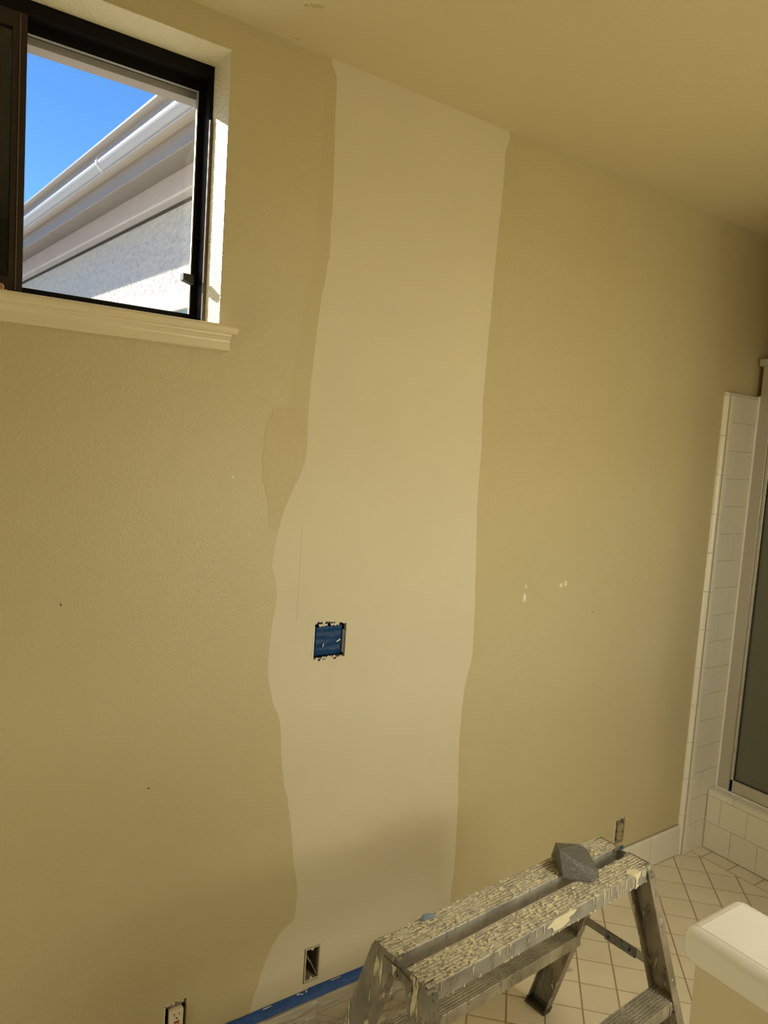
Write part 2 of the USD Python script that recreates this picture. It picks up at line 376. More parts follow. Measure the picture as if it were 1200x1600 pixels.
# --- the pale skim-coated stripe where a wall used to meet, with brush work beside it
LEFT = [(0.8938, 2.4992), (0.8955, 2.485), (0.9103, 2.462), (0.9132, 2.344), (0.919, 2.195), (0.919, 2.0726), (0.901, 1.9145), (0.8913, 1.788), (0.8851, 1.661),
        (0.8869, 1.565), (0.8737, 1.501), (0.8499, 1.4524), (0.8228, 1.3722), (0.8075, 1.2762), (0.8245, 1.1944), (0.8151, 1.1134), (0.8102, 1.0152), (0.8258, 0.93),
        (0.8534, 0.8583), (0.8662, 0.7361), (0.8963, 0.6074), (0.9157, 0.478), (0.9343, 0.3641), (0.9290, 0.300), (0.8936, 0.2774), (0.8591, 0.2261), (0.825, 0.13), (0.8078, 0.06)]
RIGHT = [(1.479, 2.4992), (1.4855, 2.483), (1.4722, 2.444), (1.473, 2.347), (1.4699, 2.24), (1.4657, 2.095), (1.4644, 1.968), (1.4612, 1.857), (1.4604, 1.746), (1.4686, 1.5965),
         (1.4693, 1.445), (1.4802, 1.290), (1.4914, 1.133), (1.4975, 0.974), (1.4759, 0.856), (1.472, 0.715), (1.4834, 0.549), (1.4901, 0.402), (1.4927, 0.297), (1.4872, 0.192), (1.485, 0.06)]
L_, R_ = spline(LEFT, 6, 1, 0.0006), spline(RIGHT, 6, 2, 0.0006)
stripe = Polygon(np.vstack([L_, R_[::-1]])).buffer(0)
for b in (BOX1, BOX2):
    stripe = stripe.difference(sbox(b[0], b[2], b[1], b[3]))
part(wall, 'skim_coat', poly_on_wall(stripe, 0.0006), M['patch'], label='smooth pale unpainted stripe')
band = Polygon(np.vstack([R_, (R_ + np.c_[0.048 + 0.008 * np.sin(R_[:, 1] * 9), np.zeros(len(R_))])[::-1]])).buffer(0)
part(wall, 'brush_band', poly_on_wall(band.difference(stripe), 0.0003), M['brush'])
bl = np.array(spline([(0.8938, 2.4992), (0.9103, 2.462), (0.919, 2.195), (0.9190, 2.0726), (0.901, 1.9145), (0.8851, 1.661)], 6))
bl2 = bl - np.c_[0.030 + 0.022 * (2.49 - bl[:, 1]), np.zeros(len(bl))]
part(wall, 'brush_band', poly_on_wall(Polygon(np.vstack([bl, bl2[::-1]])).buffer(0).difference(stripe), 0.0003), M['brush'])
sc = spline([(0.775, 1.625), (0.80, 1.66), (0.885, 1.66), (0.8869, 1.565), (0.8737, 1.501), (0.8499, 1.4524), (0.824, 1.375), (0.80, 1.35), (0.788, 1.42), (0.77, 1.50), (0.768, 1.58)], 4, 3, 0.002)
part(wall, 'scraped_patch', poly_on_wall(Polygon(sc).buffer(0).difference(stripe), 0.0005), M['scrape'], label='scraped rough paint left of the stripe')
def blob(x, z, rx, rz, seed, n=14):
    r = np.random.default_rng(seed); a = np.linspace(0, 2 * np.pi, n, endpoint=False); k = 1 + r.uniform(-0.3, 0.3, n)
    return Polygon(np.c_[x + rx * k * np.cos(a), z + rz * k * np.sin(a)]).buffer(0)
for i, (x, z, rx, rz) in enumerate([(1.703, 1.132, 0.007, 0.013), (1.704, 1.168, 0.004, 0.006), (1.889, 1.168, 0.008, 0.009), (1.868, 1.163, 0.007, 0.008), (0.692, 1.4875, 0.003, 0.003)]):
    part(wall, 'spackle_spot', poly_on_wall(blob(x, z, rx, rz, i), 0.0008), M['spackle'])
for i, (x, z, rx, rz) in enumerate([(0.5219, 0.7564, 0.003, 0.002), (0.3208, 1.2051, 0.002, 0.003), (2.04, 1.06, 0.003, 0.002)]):
    part(wall, 'nick', poly_on_wall(blob(x, z, rx, rz, i + 9), 0.0004), M['tan_bead'])
fl_r = np.random.default_rng(21)
fleck = [poly_on_wall(blob(0.62 + fl_r.normal(0, .055), 1.29 + fl_r.normal(0, .05), fl_r.uniform(.001, .0035), fl_r.uniform(.001, .003), int(k), 7), 0.0012) for k in range(70)]
part(wall, 'pencil_line', poly_on_wall(Polygon([(0.8855, 1.36), (0.8865, 1.36), (0.8855, 1.12), (0.8845, 1.12)]), 0.0008), M['brush'])
part(wall, 'texture_flecks', cat(*fleck), M['fleck'], kind='stuff')
for i, (x, y, r) in enumerate([(0.745, -0.150, 0.006), (0.757, -0.158, 0.008), (0.770, -0.165, 0.007), (0.789, -0.02, 0.004)]):
    part(cl, 'paint_chip', poly_flat(affinity.translate(blob(0, 0, r, r * 0.6, i + 30), x, y), H - 0.0012, H), M['brush'])

# ------------------------------------------------------------------ window_1: bronze slider in the reveal
win = thing('window_1', kind='structure', loc=((x0 + x1) / 2, 0.1, z0))
GX0, GX1, GZ0, GZ1 = 0.245, 0.617, 1.868, 2.366                  # clear glass of the right-hand light
part(win, 'outer_frame', mbox(x0, x1, 0.10, 0.165, z0, z1) - mbox(x0 + 0.026, 0.6335, 0, 1, 1.853, 2.404), M['bronze'], label='black aluminium outer frame')
part(win, 'jamb_bead', bx(0.634, 0.6395, 0.092, 0.10, 1.84, 2.31), M['tan_bead'], label='bare tan edge along the right jamb')
part(win, 'fixed_sash', mbox(0.236, 0.6335, 0.133, 0.150, 1.853, 2.404) - mbox(GX0, 0.6195, 0, 1, GZ0, 2.383), M['bronze'])
part(win, 'gasket', mbox(GX0, 0.6195, 0.1345, 0.141, GZ0, 2.383) - mbox(GX0 + 0.0008, 0.6172, 0, 1, GZ0 + 0.0005, 2.3815), M['gasket'], label='pale grey glazing gasket')
part(win, 'exterior_track', bx(0.20, 0.66, 0.150, 0.190, 2.368, 2.42), M['track'], label='grey track above the glass')
part(win, 'window_pane', bx(GX0, 0.6195, 0.136, 0.139, GZ0, 2.383), M['glass'])
part(win, 'sliding_sash', mbox(-0.56, 0.2485, 0.102, 0.120, 1.853, 2.404) - mbox(-0.52, 0.222, 0, 1, 1.88, 2.372), M['mull'], label='dark brown stile of the sliding sash')
part(win, 'stile_bead', bx(0.2345, 0.2360, 0.0995, 0.102, 1.855, 2.40), M['tan_bead'])
part(win, 'window_pane', bx(-0.52, 0.222, 0.109, 0.112, 1.88, 2.372), M['glass'])
part(win, 'insect_screen', bx(-0.56, 0.236, 0.150, 0.152, 1.853, 2.404), M['screen'], label='dark insect screen outside the sliding sash')
lt = Polygon([(0.594, 1.9435), (0.594, 1.9585), (0.6185, 1.9585), (0.6205, 1.9485), (0.6205, 1.936)])
part(win, 'latch', poly_on_wall(lt, 0.020, 0.136), M['rubber'], label='small black latch on the right jamb')

# stool and apron under the window
tr = thing('trim_1', kind='structure', loc=(0.03, -0.02, 1.78))
stool = [(0.10, 1.8330), (-0.027, 1.8330), (-0.031, 1.8310), (-0.033, 1.8260), (-0.0325, 1.8190), (-0.030, 1.8145), (-0.026, 1.8120), (0.0, 1.8120), (0.0, 1.815), (0.10, 1.815)]
part(tr, 'window_stool', cat(sweep([(a, b) for a, b in stool if a <= 0.0] , (-0.70, 0, 0), (0.6765, 0, 0), (0, 1, 0)),
                             bx(x0, x1 - 0.001, 0.0, 0.099, 1.816, 1.8335)), M['trim'])
apron = [(0.0, 1.8120), (-0.024, 1.8120), (-0.0235, 1.8085), (-0.019, 1.8050), (-0.0155, 1.7985), (-0.015, 1.7955), (-0.015, 1.7785), (-0.0125, 1.7760), (0.0, 1.7760)]
part(tr, 'apron', sweep(apron, (-0.68, 0, 0), (0.664, 0, 0), (0, 1, 0)), M['trim'])

# two oddments on the stool
single('wood_block', rbox(0.12, 0.2090, 0.045, 0.088, 1.8337, 1.857, 0.006, 4), M['terracotta'], 'small reddish brown wooden block on the window sill at the left edge', 'block', smooth=35)
single('plaster_chip', Manifold.hull_points(np.array([(0.207, 0.052, 1.8337), (0.226, 0.050, 1.8337), (0.228, 0.062, 1.8337), (0.211, 0.068, 1.8337), (0.213, 0.058, 1.848), (0.217, 0.061, 1.844)])), M['chip'],
       'white crumb of plaster on the window sill beside the wooden block', 'chip')

# ------------------------------------------------------------------ floor: cut tiles on the diagonal
P = 0.1090
XC = 2.858                                                       # face of the shower curb
BORDER = 2.779
fl = thing('floor', kind='structure')
part(fl, 'grout_bed', bx(XL - 0.1, XR + 0.1, YB - 0.12, YW, -0.08, -0.0015), M['floorgrout'])
gi = 0.0025
room = sbox(XL, YB, BORDER - gi, -0.012)
a0 = np.array([2.6125, -0.0705]); e1 = np.array([1, 1]) / math.sqrt(2); e2 = np.array([1, -1]) / math.sqrt(2)
far, near = [], []
for i in range(-48, 20):
    for j in range(-20, 50):
        c = a0 + P * ((i + .5) * e1 + (j + .5) * e2)
        if not (XL - .1 < c[0] < BORDER + .1 and YB - .1 < c[1] < .1): continue
        hlf = (P / 2 - gi)
        q = Polygon([c + hlf * (s * e1 + t * e2) for s, t in ((1, 1), (1, -1), (-1, -1), (-1, 1))]).intersection(room)
        if q.is_empty or q.area < 2e-5: continue
        d = np.array([c[0] - C[0], c[1] - C[1]])
        (near if (c[0] > 0.75 and c[1] > -1.15 and c[1] > -0.36 * (c[0] + .75)) else far).append(q)
for q in near:
    part(fl, 'floor_tile', poly_flat(q, -0.006, random.uniform(-0.0002, 0.0003)), M['floortile'])
part(fl, 'tile_field', cat(*[poly_flat(q, -0.006, 0) for q in far]), M['floortile'], kind='stuff')
y = -0.012
k = 0
while y > -0.83:
    yb = -0.068 - 0.1105 * k
    q = sbox(BORDER + gi, yb + gi, XC - 0.0004, y - (gi if k else 0))
    part(fl, 'border_tile', poly_flat(q, -0.006, 0.0), M['floortile'])
    y = yb; k += 1
part(fl, 'shower_pan', bx(XC + 0.14, XR, -0.918, -0.021, 0.001, 0.03), M['tile'])

# ------------------------------------------------------------------ tile skirting along the wall
ztop = lambda x: float(np.interp(x, [0.7, 1.3, 2.05, 2.7], [0.046, 0.047, 0.114, 0.1255]))
bb = thing('baseboard_rear', kind='structure')
joints = [2.698, 2.5085, 2.399]
while joints[-1] > XL + .1: joints.append(joints[-1] - 0.1540)
part(bb, 'grout_bed', cat(*[sweep([(0, 0), (-0.007, 0), (-0.007, 0.040), (0, 0.040)], (XL, 0, 0), (2.7, 0, 0), (0, 1, 0))]), M['tilegrout'])
part(bb, 'caulk_line', sweep([(0, 0), (-0.0035, 0), (0, 0.0045)], (2.05, 0, 0.1135), (2.699, 0, 0.1250), (0, 1, 0)), M['caulk'])  # caulk bead, coloured dark for the shadow along the skirting top
for b_, a_ in zip(joints[:-1], joints[1:]):
    pts = []
    for x in (a_ + 0.0009, b_ - 0.0009):
        for yy, zz in ((0, 0.001), (-0.011, 0.001), (-0.0115, ztop(x) - 0.006), (-0.009, ztop(x) - 0.001), (0, ztop(x))): pts.append((x, yy, zz))
    part(bb, 'skirting_tile', Manifold.hull_points(np.array(pts)), M['tile'])

# ------------------------------------------------------------------ shower: tiled pilaster on the wall
Z0 = 0.1206; PT = 0.1095
sh = thing('trim_2', kind='structure', loc=(2.72, 0, 0))
YT = -0.020
part(sh, 'grout_bed', bx(2.712, 3.9, YT + 0.0015, 0, 0, 1.872), M['tilegrout'])
def bullnose(z_a, z_b):
    pr = [(2.7000, 0.0)] + [(2.7345 - 0.0345 * math.cos(t), YT * math.sin(t) - 0.0008) for t in np.linspace(0.0, math.pi / 2, 8)] + [(2.7410, YT - 0.0008), (2.7410, 0.0)]
    m = trimesh.creation.extrude_polygon(Polygon(pr).buffer(0), z_b - z_a, engine='earcut'); m.apply_translation((0, 0, z_a)); return m
zj = 1.868
zb = [1.866]
# joints read from the photograph, six-inch pieces
while zb[-1] > 0.16: zb.append(zb[-1] - 0.1545)
zb.append(0.0)
for top, bot in zip(zb[:-1], zb[1:]):
    part(sh, 'bullnose_tile', bullnose(bot + 0.0007, top - 0.0007), M['bull'], smooth=40)
g = 0.0009
for r in range(-1, 16):
    za = Z0 + PT * r if r >= 0 else 0.0
    zt = Z0 + PT * (r + 1)
    if r == 15: zt = 1.866
    off = 2.7425 if r % 2 == 0 else 2.7425 - PT / 2
    xa = off
    while xa < 3.02:
        a_, b_ = max(xa + g, 2.7416), xa + PT - g
        if b_ - a_ > 0.01: part(sh, 'wall_tile', bx(a_, b_, YT - random.uniform(0, .0005), YT + 0.008, za + g, zt - g, 0.0004), M['tile'])
        xa += PT
part(sh, 'wall_tile_field', bx(3.02, 3.9, YT, 0, 0, 1.866), M['tile'], kind='stuff')
cap = [(0, 1.8665), (YT - 0.0005, 1.8665), (YT + 0.001, 1.874), (YT + 0.007, 1.8795), (0, 1.881)]
for a_, b_ in ((2.703, 2.855), (2.857, 3.01), (3.012, 3.165), (3.167, 3.9)):
    part(sh, 'cap_tile', sweep(cap, (a_, 0, 0), (b_, 0, 0), (0, 1, 0)), M['tile'], smooth=40)

# curb with running-bond face, rounded cap pieces
cb = thing('shower_curb', label='low white tiled shower curb under the glass door', category='curb', loc=(2.92, -0.47, 0))
YC0, YC1 = -0.918, YT - 0.002
part(cb, 'grout_bed', bx(XC + 0.0015, 2.995, YC0, YC1, 0.002, 0.245), M['tilegrout'])
def face_row(za, zb_, joints_):
    for a_, b_ in zip(joints_[1:], joints_[:-1]):
        part(cb, 'face_tile', bx(XC - random.uniform(0, .0005), XC + 0.008, max(a_, YC0) + g, b_ - g, za + g, zb_ - g, 0.0009), M['tile'])
face_row(0.115, 0.2255, [YC1, -0.0815] + [-0.194 - PT * k for k in range(7)])
face_row(0.0006, 0.115, [YC1, -0.0240] + [-0.1360 - 0.1105 * k for k in range(7)])
capp = [(XC - 0.001, 0.2275), (XC - 0.0012, 0.2375), (XC + 0.0015, 0.2445), (XC + 0.008, 0.2490), (XC + 0.016, 0.2505), (XC + 0.060, 0.2515), (XC + 0.060, 0.2275)]
yy = YC1
while yy > YC0 + 0.02:
    ln = 0.110 if yy == YC1 else 0.154
    y2 = max(yy - ln, YC0)
    part(cb, 'cap_tile', sweep(capp, (0, y2 + 0.0008, 0), (0, yy - 0.0008, 0), (1, 0, 0)), M['tile'], smooth=40)
    yy = y2
part(cb, 'cap_tile', bx(XC + 0.0615, 2.995, YC0, YC1, 0.2275, 0.2515), M['tile'])

# framed glass door
dr = thing('shower_door', label='aluminium framed shower door with obscure glass standing on the tiled curb', category='shower door', loc=(2.93, -0.7, 0.2515))
XD = 2.9125
part(dr, 'caulk', bx(XD - 0.004, XD + 0.002, YC0 + .02, -0.026, 0.2515, 0.2550), M['cap'])
part(dr, 'wall_jamb', cat(bx(XD, XD + 0.034, -0.0755, -0.0265, 0.2520, 2.000, 0.0012)), M['alu'], label='tall flat aluminium wall jamb')
part(dr, 'caulk', bx(XD - 0.003, XD + 0.0005, -0.0275, YT - 0.0008, 0.2515, 1.880), M['cap'])
part(dr, 'stile', cat(bx(XD + 0.001, XD + 0.030, -0.0905, -0.0785, 0.2570, 1.985, 0.0012), bx(XD + 0.006, XD + 0.010, -0.0787, -0.0750, .2575, 1.985)), M['alu'])
part(dr, 'bottom_rail', bx(XD + 0.001, XD + 0.030, -0.70, -0.0785, 0.2565, 0.3060, 0.0012), M['alu'])
part(dr, 'glazing_bead', cat(bx(XD + 0.006, XD + 0.020, -0.0935, -0.0905, 0.306, 1.94), bx(XD + 0.006, XD + 0.020, -0.67, -0.0905, 0.306, 0.3095)), M['rubber'])
part(dr, 'glass', bx(XD + 0.011, XD + 0.016, -0.67, -0.0910, 0.306, 1.945), M['frosted'], label='obscure glass')
part(dr, 'top_rail', bx(XD + 0.001, XD + 0.030, -0.70, -0.0785, 1.940, 1.985, 0.0012), M['alu'])
part(dr, 'stile', bx(XD + 0.001, XD + 0.030, -0.70, -0.668, 0.2570, 1.985, 0.0012), M['alu'])
part(dr, 'header', bx(XD - 0.010, XD + 0.045, -0.72, -0.012, 1.9995, 2.0275, 0.002), M['alu'])
# ------------------------------------------------------------------ half wall with tiled cap (lower right)
hw = thing('wall_half', kind='structure', loc=(1.06, -1.6, 0))
part(hw, 'plaster', rbox(1.008, 1.112, -2.048, -1.073, -0.002, 0.905, 0.004, 4), M['trim'], smooth=40)  # lighter trim enamel stands in for light missing on this face
slab = rbox(0.985, 1.135, -2.048, -1.059, 0.8535, 0.9100, 0.0185, 10) - mbox(1.004, 1.116, -2.6, -1.078, 0.80, 0.896)
core = rbox(0.9865, 1.1335, -2.047, -1.0605, 0.8555, 0.9088, 0.0175, 8) - mbox(1.010, 1.110, -2.6, -1.080, 0.80, 0.890)
part(hw, 'grout_bed', core, M['tilegrout'])
def cut(a, b, c, d, name):
    mm = slab ^ mbox(a, b, c, d, 0.8, 1.0)
    if mm.volume() > 1e-9: part(hw, name, mm, M['cap'], smooth=40)
gg = 0.0005
part_y = -1.077
for k in range(12):
    cut(1.003 + gg, 1.117 - gg, part_y - PT * (k + 1) + gg, part_y - PT * k - gg, 'cap_tile')
cut(1.003 + gg - 0.0, 1.2, part_y + gg, -1.0, 'end_trim')
yy, k = -1.0, 0
edge = [-1.0, -1.077 - 0.135] + [-1.212 - 0.1545 * k for k in range(1, 9)]
for a_, b_ in zip(edge[1:], edge[:-1]):
    cut(0.9, 1.003 - gg, a_ + gg, b_ - gg, 'edge_trim')
    cut(1.117 + gg, 1.2, a_ + gg, min(b_, part_y) - gg, 'edge_trim')

# ------------------------------------------------------------------ electrical boxes
r = np.random.default_rng(3)
def torn(xa, xb, z, up, n, seed, y=-0.0006):
    q = np.random.default_rng(seed); out = []
    for k in range(n):
        x = xa + (xb - xa) * (k + q.uniform(.1, .9)) / n; ww = (xb - xa) / n * q.uniform(.25, .6); hh = q.uniform(.003, .008)
        pts = [(x - ww, z), (x - ww * .3, z + up * hh), (x + ww * .2, z + up * hh * .5), (x + ww * .8, z + up * hh * .9), (x + ww, z)]
        out.append(poly_on_wall(Polygon(pts).buffer(0), 0.0012, y + 0.0012 * q.uniform(0, 1)))
    return cat(*out)
e1_ = thing('switch_box', label='double switch box in the pale stripe, masked with blue tape', category='electrical box', loc=(0.9885, 0.03, 1.0155))
part(e1_, 'box_body', mbox(0.9405, 1.0365, 0.012, 0.074, 1.016, 1.1085) - mbox(0.9425, 1.0345, 0, 0.072, 1.018, 1.1065), M['black'])
nx, nz = 20, 18
gx, gz = np.meshgrid(np.linspace(0.9475, 1.0265, nx), np.linspace(1.0225, 1.1010, nz))
gy = 0.006 + 0.004 * (meshkit.fbm(np.c_[gx.ravel() * 40, gz.ravel() * 60, gz.ravel() * 0], 3, 5).reshape(gx.shape) - .5) + 0.0025 * np.sin(gz * 320) * .4
sk = gx + (gz - 1.06) * 0.02
verts = np.vstack([np.c_[sk.ravel(), gy.ravel(), gz.ravel()], np.c_[sk.ravel(), gy.ravel() + 0.004, gz.ravel()]])
ff = []
nn_ = nx * nz
for i in range(nz - 1):
    for j in range(nx - 1):
        q = (i * nx + j, i * nx + j + 1, (i + 1) * nx + j + 1, (i + 1) * nx + j)
        ff += [(q[0], q[1], q[2]), (q[0], q[2], q[3]), (nn_ + q[0], nn_ + q[2], nn_ + q[1]), (nn_ + q[0], nn_ + q[3], nn_ + q[2])]
rim_ = [j for j in range(nx)] + [i * nx + nx - 1 for i in range(1, nz)] + [(nz - 1) * nx + j for j in range(nx - 2, -1, -1)] + [i * nx for i in range(nz - 2, 0, -1)]
for a_, b_ in zip(rim_, rim_[1:] + rim_[:1]): ff += [(a_, nn_ + b_, b_), (a_, nn_ + a_, nn_ + b_)]
part(e1_, 'tape_cover', trimesh.Trimesh(verts, np.array(ff), process=False), M['blueplastic'], smooth=True, label='dark blue masking tape')
for k_, args in enumerate([(0.944, 1.028, 1.0150, -1, 5, 31, -0.0003), (0.943, 1.03, 1.1090, 1, 4, 33, -0.0003)]):
    part(e1_, 'chipped_edge', torn(*args), M['black'])  # near-black shapes painting shadow gaps around the torn edges
part(e1_, 'cover_edge', bx(1.0285, 1.0350, 0.002, 0.014, 1.026, 1.088, 0.0006), M['knuckle'], label='grey metal edge at the right')
part(e1_, 'torn_edge', cat(torn(0.942, 1.034, 1.1088, -1, 5, 4), torn(0.944, 1.030, 1.0157, 1, 6, 6), bx(0.9362, 0.9406, -0.0016, 0.002, 1.017, 1.105), torn(0.95, 1.03, 1.0150, -1, 4, 8)), M['paper'], label='torn white paper edges')
for pg_ in ([(1.009, 1.057), (1.0205, 1.064), (1.0225, 1.0605), (1.012, 1.0555)], [(0.9675, 1.047), (0.9715, 1.056), (0.9725, 1.054), (0.9695, 1.045)]):
    part(e1_, 'paint_fleck', poly_on_wall(Polygon(pg_), 0.0008, 0.003), M['chip'])

e2_ = thing('outlet_box', label='empty single outlet box with a loose wire, just above the blue tape', category='electrical box', loc=(0.993, 0.03, 0.0965))
bb_ = (0.9725, 1.0175, 0.1000, 0.1960)
part(e2_, 'box_body', mbox(bb_[0], bb_[1], 0.001, 0.060, bb_[2], bb_[3]) - mbox(bb_[0] + .0022, bb_[1] - .0022, -1, 0.057, bb_[2] + .0022, bb_[3] - .0022), M['boxgrey'])
part(e2_, 'box_rim', mbox(bb_[0] - .0006, bb_[1] + .0002, -0.0012, 0.0025, bb_[2] - .0006, bb_[3] + .0006) - mbox(bb_[0] + .0022, bb_[1] - .0016, -1, 1, bb_[2] + .0026, bb_[3] - .0026), M['boxrim'], label='pale box rim')
part(e2_, 'screw_tab', bx(0.991, 0.998, 0.0, 0.006, 0.1865, 0.1945, .0005), M['boxrim'])
part(e2_, 'screw_tab', bx(0.991, 0.998, 0.0, 0.006, 0.1015, 0.108, .0005), M['boxrim'])
part(e2_, 'wire', tube([(0.985, 0.050, 0.176), (0.992, 0.042, 0.160), (1.001, 0.030, 0.140), (1.009, 0.014, 0.120), (1.0135, 0.006, 0.106)], 0.0013), M['copper'], smooth=40)
part(e2_, 'wire', tube([(0.990, 0.052, 0.150), (0.998, 0.045, 0.140), (1.006, 0.03, 0.128)], 0.001), M['copper'], smooth=40)

def device(name, label, b, body_mat, gfci):
    t = thing(name, label=label, category='outlet', loc=((b[0] + b[1]) / 2, 0.03, b[2]))
    xa, xb, za, zb2 = b
    part(t, 'box_body', mbox(xa + .001, xb - .001, 0.010, 0.072, za + .001, zb2 - .001) - mbox(xa + .003, xb - .003, -1, 0.070, za + .003, zb2 - .003), M['black'])
    part(t, 'yoke', cat(bx(xa + .014, xb - .014, 0.004, 0.006, za + .001, zb2 - .001, .0004), bx(xa + .004, xb - .004, 0.0035, 0.0055, zb2 - .0125, zb2 - .002, .0004), bx(xa + .004, xb - .004, 0.0035, 0.0055, za + .002, za + .012, .0004)), M['steel'])
    part(t, 'torn_edge', cat(torn(xa + .002, xb - .002, zb2 + .0003, -1, 4, 12), bx(xa - .0016, xa + .0006, -0.0012, 0.003, za, zb2 - .004)), M['paper'])
    xm = (xa + xb) / 2
    if gfci:
        part(t, 'face', bx(xm - .0165, xm + .0170, -0.0085, 0.010, zb2 - .0830, zb2 - .0165, 0.0012), body_mat, label='ivory face')
        for cz in (zb2 - .0270, zb2 - .0700):
            part(t, 'slot', bx(xm - .0072, xm - .0056, -0.0088, -0.004, cz - .004, cz + .004), M['black'])
            part(t, 'slot', bx(xm + .0056, xm + .0072, -0.0088, -0.004, cz - .003, cz + .0035), M['black'])
            part(t, 'slot', bx(xm - .002, xm + .002, -0.0088, -0.004, cz - .0115, cz - .0080), M['black'])
        part(t, 'reset_button', bx(xm - .0062, xm + .0062, -0.0100, -0.004, zb2 - .0495, zb2 - .0445, .0006), M['red'], label='red button')
        part(t, 'test_button', bx(xm - .0062, xm + .0062, -0.0100, -0.004, zb2 - .0575, zb2 - .0525, .0006), M['blackp'], label='black button')
    else:
        for cz in (zb2 - .036, zb2 - .068):
            cyl = Manifold.cylinder(0.010, 0.0165, 0.0165, 28).rotate((90, 0, 0)).translate((xm, 0.006, cz)) ^ mbox(xm - .0172, xm + .0172, -1, 1, cz - .0135, cz + .0135)
            part(t, 'socket_face', cyl, body_mat, smooth=35)
            part(t, 'slot', bx(xm - .0072, xm - .0056, -0.0045, 0, cz - .004, cz + .004), M['black'])
            part(t, 'slot', bx(xm + .0056, xm + .0072, -0.0045, 0, cz - .003, cz + .0035), M['black'])
        part(t, 'bridge', bx(xm - .012, xm + .012, -0.0015, 0.006, za + .02, zb2 - .02, .0005), body_mat)
    return t
device('safety_outlet', 'ivory outlet with red and black buttons in an open wall hole at the bottom left', BOX3, M['ivory'], True)
device('duplex_outlet', 'old yellowed duplex outlet without a cover plate above the tile skirting', BOX4, M['old_ivory'], False)

# ------------------------------------------------------------------ blue masking tape and plastic film along the skirting
tp = thing('masking_tape', label='blue masking tape along the bottom of the wall', category='tape', loc=(1.2, -0.002, 0.06))
def tape(xa, xb, n, off, seed, dz=0.0, width=0.031):
    x = np.linspace(xa, xb, n); q = np.random.default_rng(seed)
    top = np.interp(x, [0.3, 0.75, 1.3, 2.05, 2.4], [0.0775, 0.0780, 0.0785, 0.1290, 0.1340]) + dz + 0.0012 * (meshkit.noise(np.c_[x * 9, x * 0, x * 0], seed) - .5) * 2
    bot = top - width + 0.0025 * (meshkit.noise(np.c_[x * 30, x * 0, x * 0], seed + 1) - .5) * 2
    rows = []
    for fr_ in np.linspace(0, 1, 5):
        z = top + (bot - top) * fr_
        yv = -off - 0.0026 * fr_ * (1 + .8 * meshkit.noise(np.c_[x * 25, x * 0 + fr_ * 3, x * 0], seed + 2)) - 0.010 * np.clip(fr_ - .35, 0, 1)
        rows.append(np.c_[x, yv, z])
    v = np.vstack(rows); m_ = len(v); v = np.vstack([v, v + (0, 0.0005, 0)])
    f = []
    for i in range(4):
        for j in range(n - 1):
            q4 = (i * n + j, (i + 1) * n + j, (i + 1) * n + j + 1, i * n + j + 1)
            f += [(q4[0], q4[1], q4[2]), (q4[0], q4[2], q4[3]), (m_ + q4[0], m_ + q4[2], m_ + q4[1]), (m_ + q4[0], m_ + q4[3], m_ + q4[2])]
    return trimesh.Trimesh(v, np.array(f), process=False)
part(tp, 'strip', tape(0.985, 2.345, 160, 0.0015, 5), M['blue'], smooth=True)
part(tp, 'strip', tape(0.35, 1.035, 90, 0.0024, 9, dz=-0.0015), M['blue'], smooth=True)
for s, (x, z, rx, rz) in enumerate([(0.955, 0.0765, .006, .002), (0.965, 0.073, .004, .0015), (0.978, 0.0755, .003, .003), (1.02, 0.0505, .006, .002), (0.86, 0.0755, .012, .0015), (1.07, 0.0778, .016, .0009), (0.99, 0.049, .005, .002)]):
    part(tp, 'paint_smear', poly_on_wall(blob(x, z, rx, rz, s), 0.0006, -0.0052), M['chip'])

nx, ny = 130, 70
gu, gv = np.meshgrid(np.linspace(0.35, 1.62, nx), np.linspace(0, 1, ny))
zt_ = np.interp(gu, [0.3, 1.3, 2.05], [0.048, 0.048, 0.095])
hang = 0.24
vd = gv * 0.62
outer = 0.10 + 0.05 * meshkit.noise(np.c_[gu.ravel() * 5, gu.ravel() * 0, gu.ravel() * 0], 2).reshape(gu.shape)
tt = np.clip(vd / hang, 0, 1)
wr1 = meshkit.fbm(np.c_[gu.ravel() * 14, vd.ravel() * 9, gu.ravel() * 0], 4, 3).reshape(gu.shape) - .5
wr2 = np.abs(meshkit.fbm(np.c_[(gu * 5 + vd * 9).ravel(), (vd * 3 - gu * 4).ravel(), gu.ravel() * 0 + 4], 4, 8).reshape(gu.shape) - .5)
yy_ = -0.010 - 0.07 * tt ** 1.5 + 0.026 * wr1 * tt - np.clip(gv - hang / .62, 0, 1) * outer / (1 - hang / .62)
zz_ = zt_ * (1 - tt) ** 1.2 + 0.003 + 0.030 * np.clip(wr1 + .12, 0, 1) * tt + 0.030 * np.clip(.13 - wr2, 0, 1) * 5 * tt
yy_ = np.minimum(yy_, -0.0125)
film = []
nn_ = nx
for i in range(ny - 1):
    for j in range(nx - 1):
        q = (i * nn_ + j, (i + 1) * nn_ + j, (i + 1) * nn_ + j + 1, i * nn_ + j + 1); film += [(q[0], q[1], q[2]), (q[0], q[2], q[3])]
single('masking_film', trimesh.Trimesh(np.c_[gu.ravel(), yy_.ravel(), zz_.ravel()], np.array(film), process=False), M['film'], 'crinkled clear plastic film hanging from the blue tape onto the floor', 'plastic sheet', smooth=True)

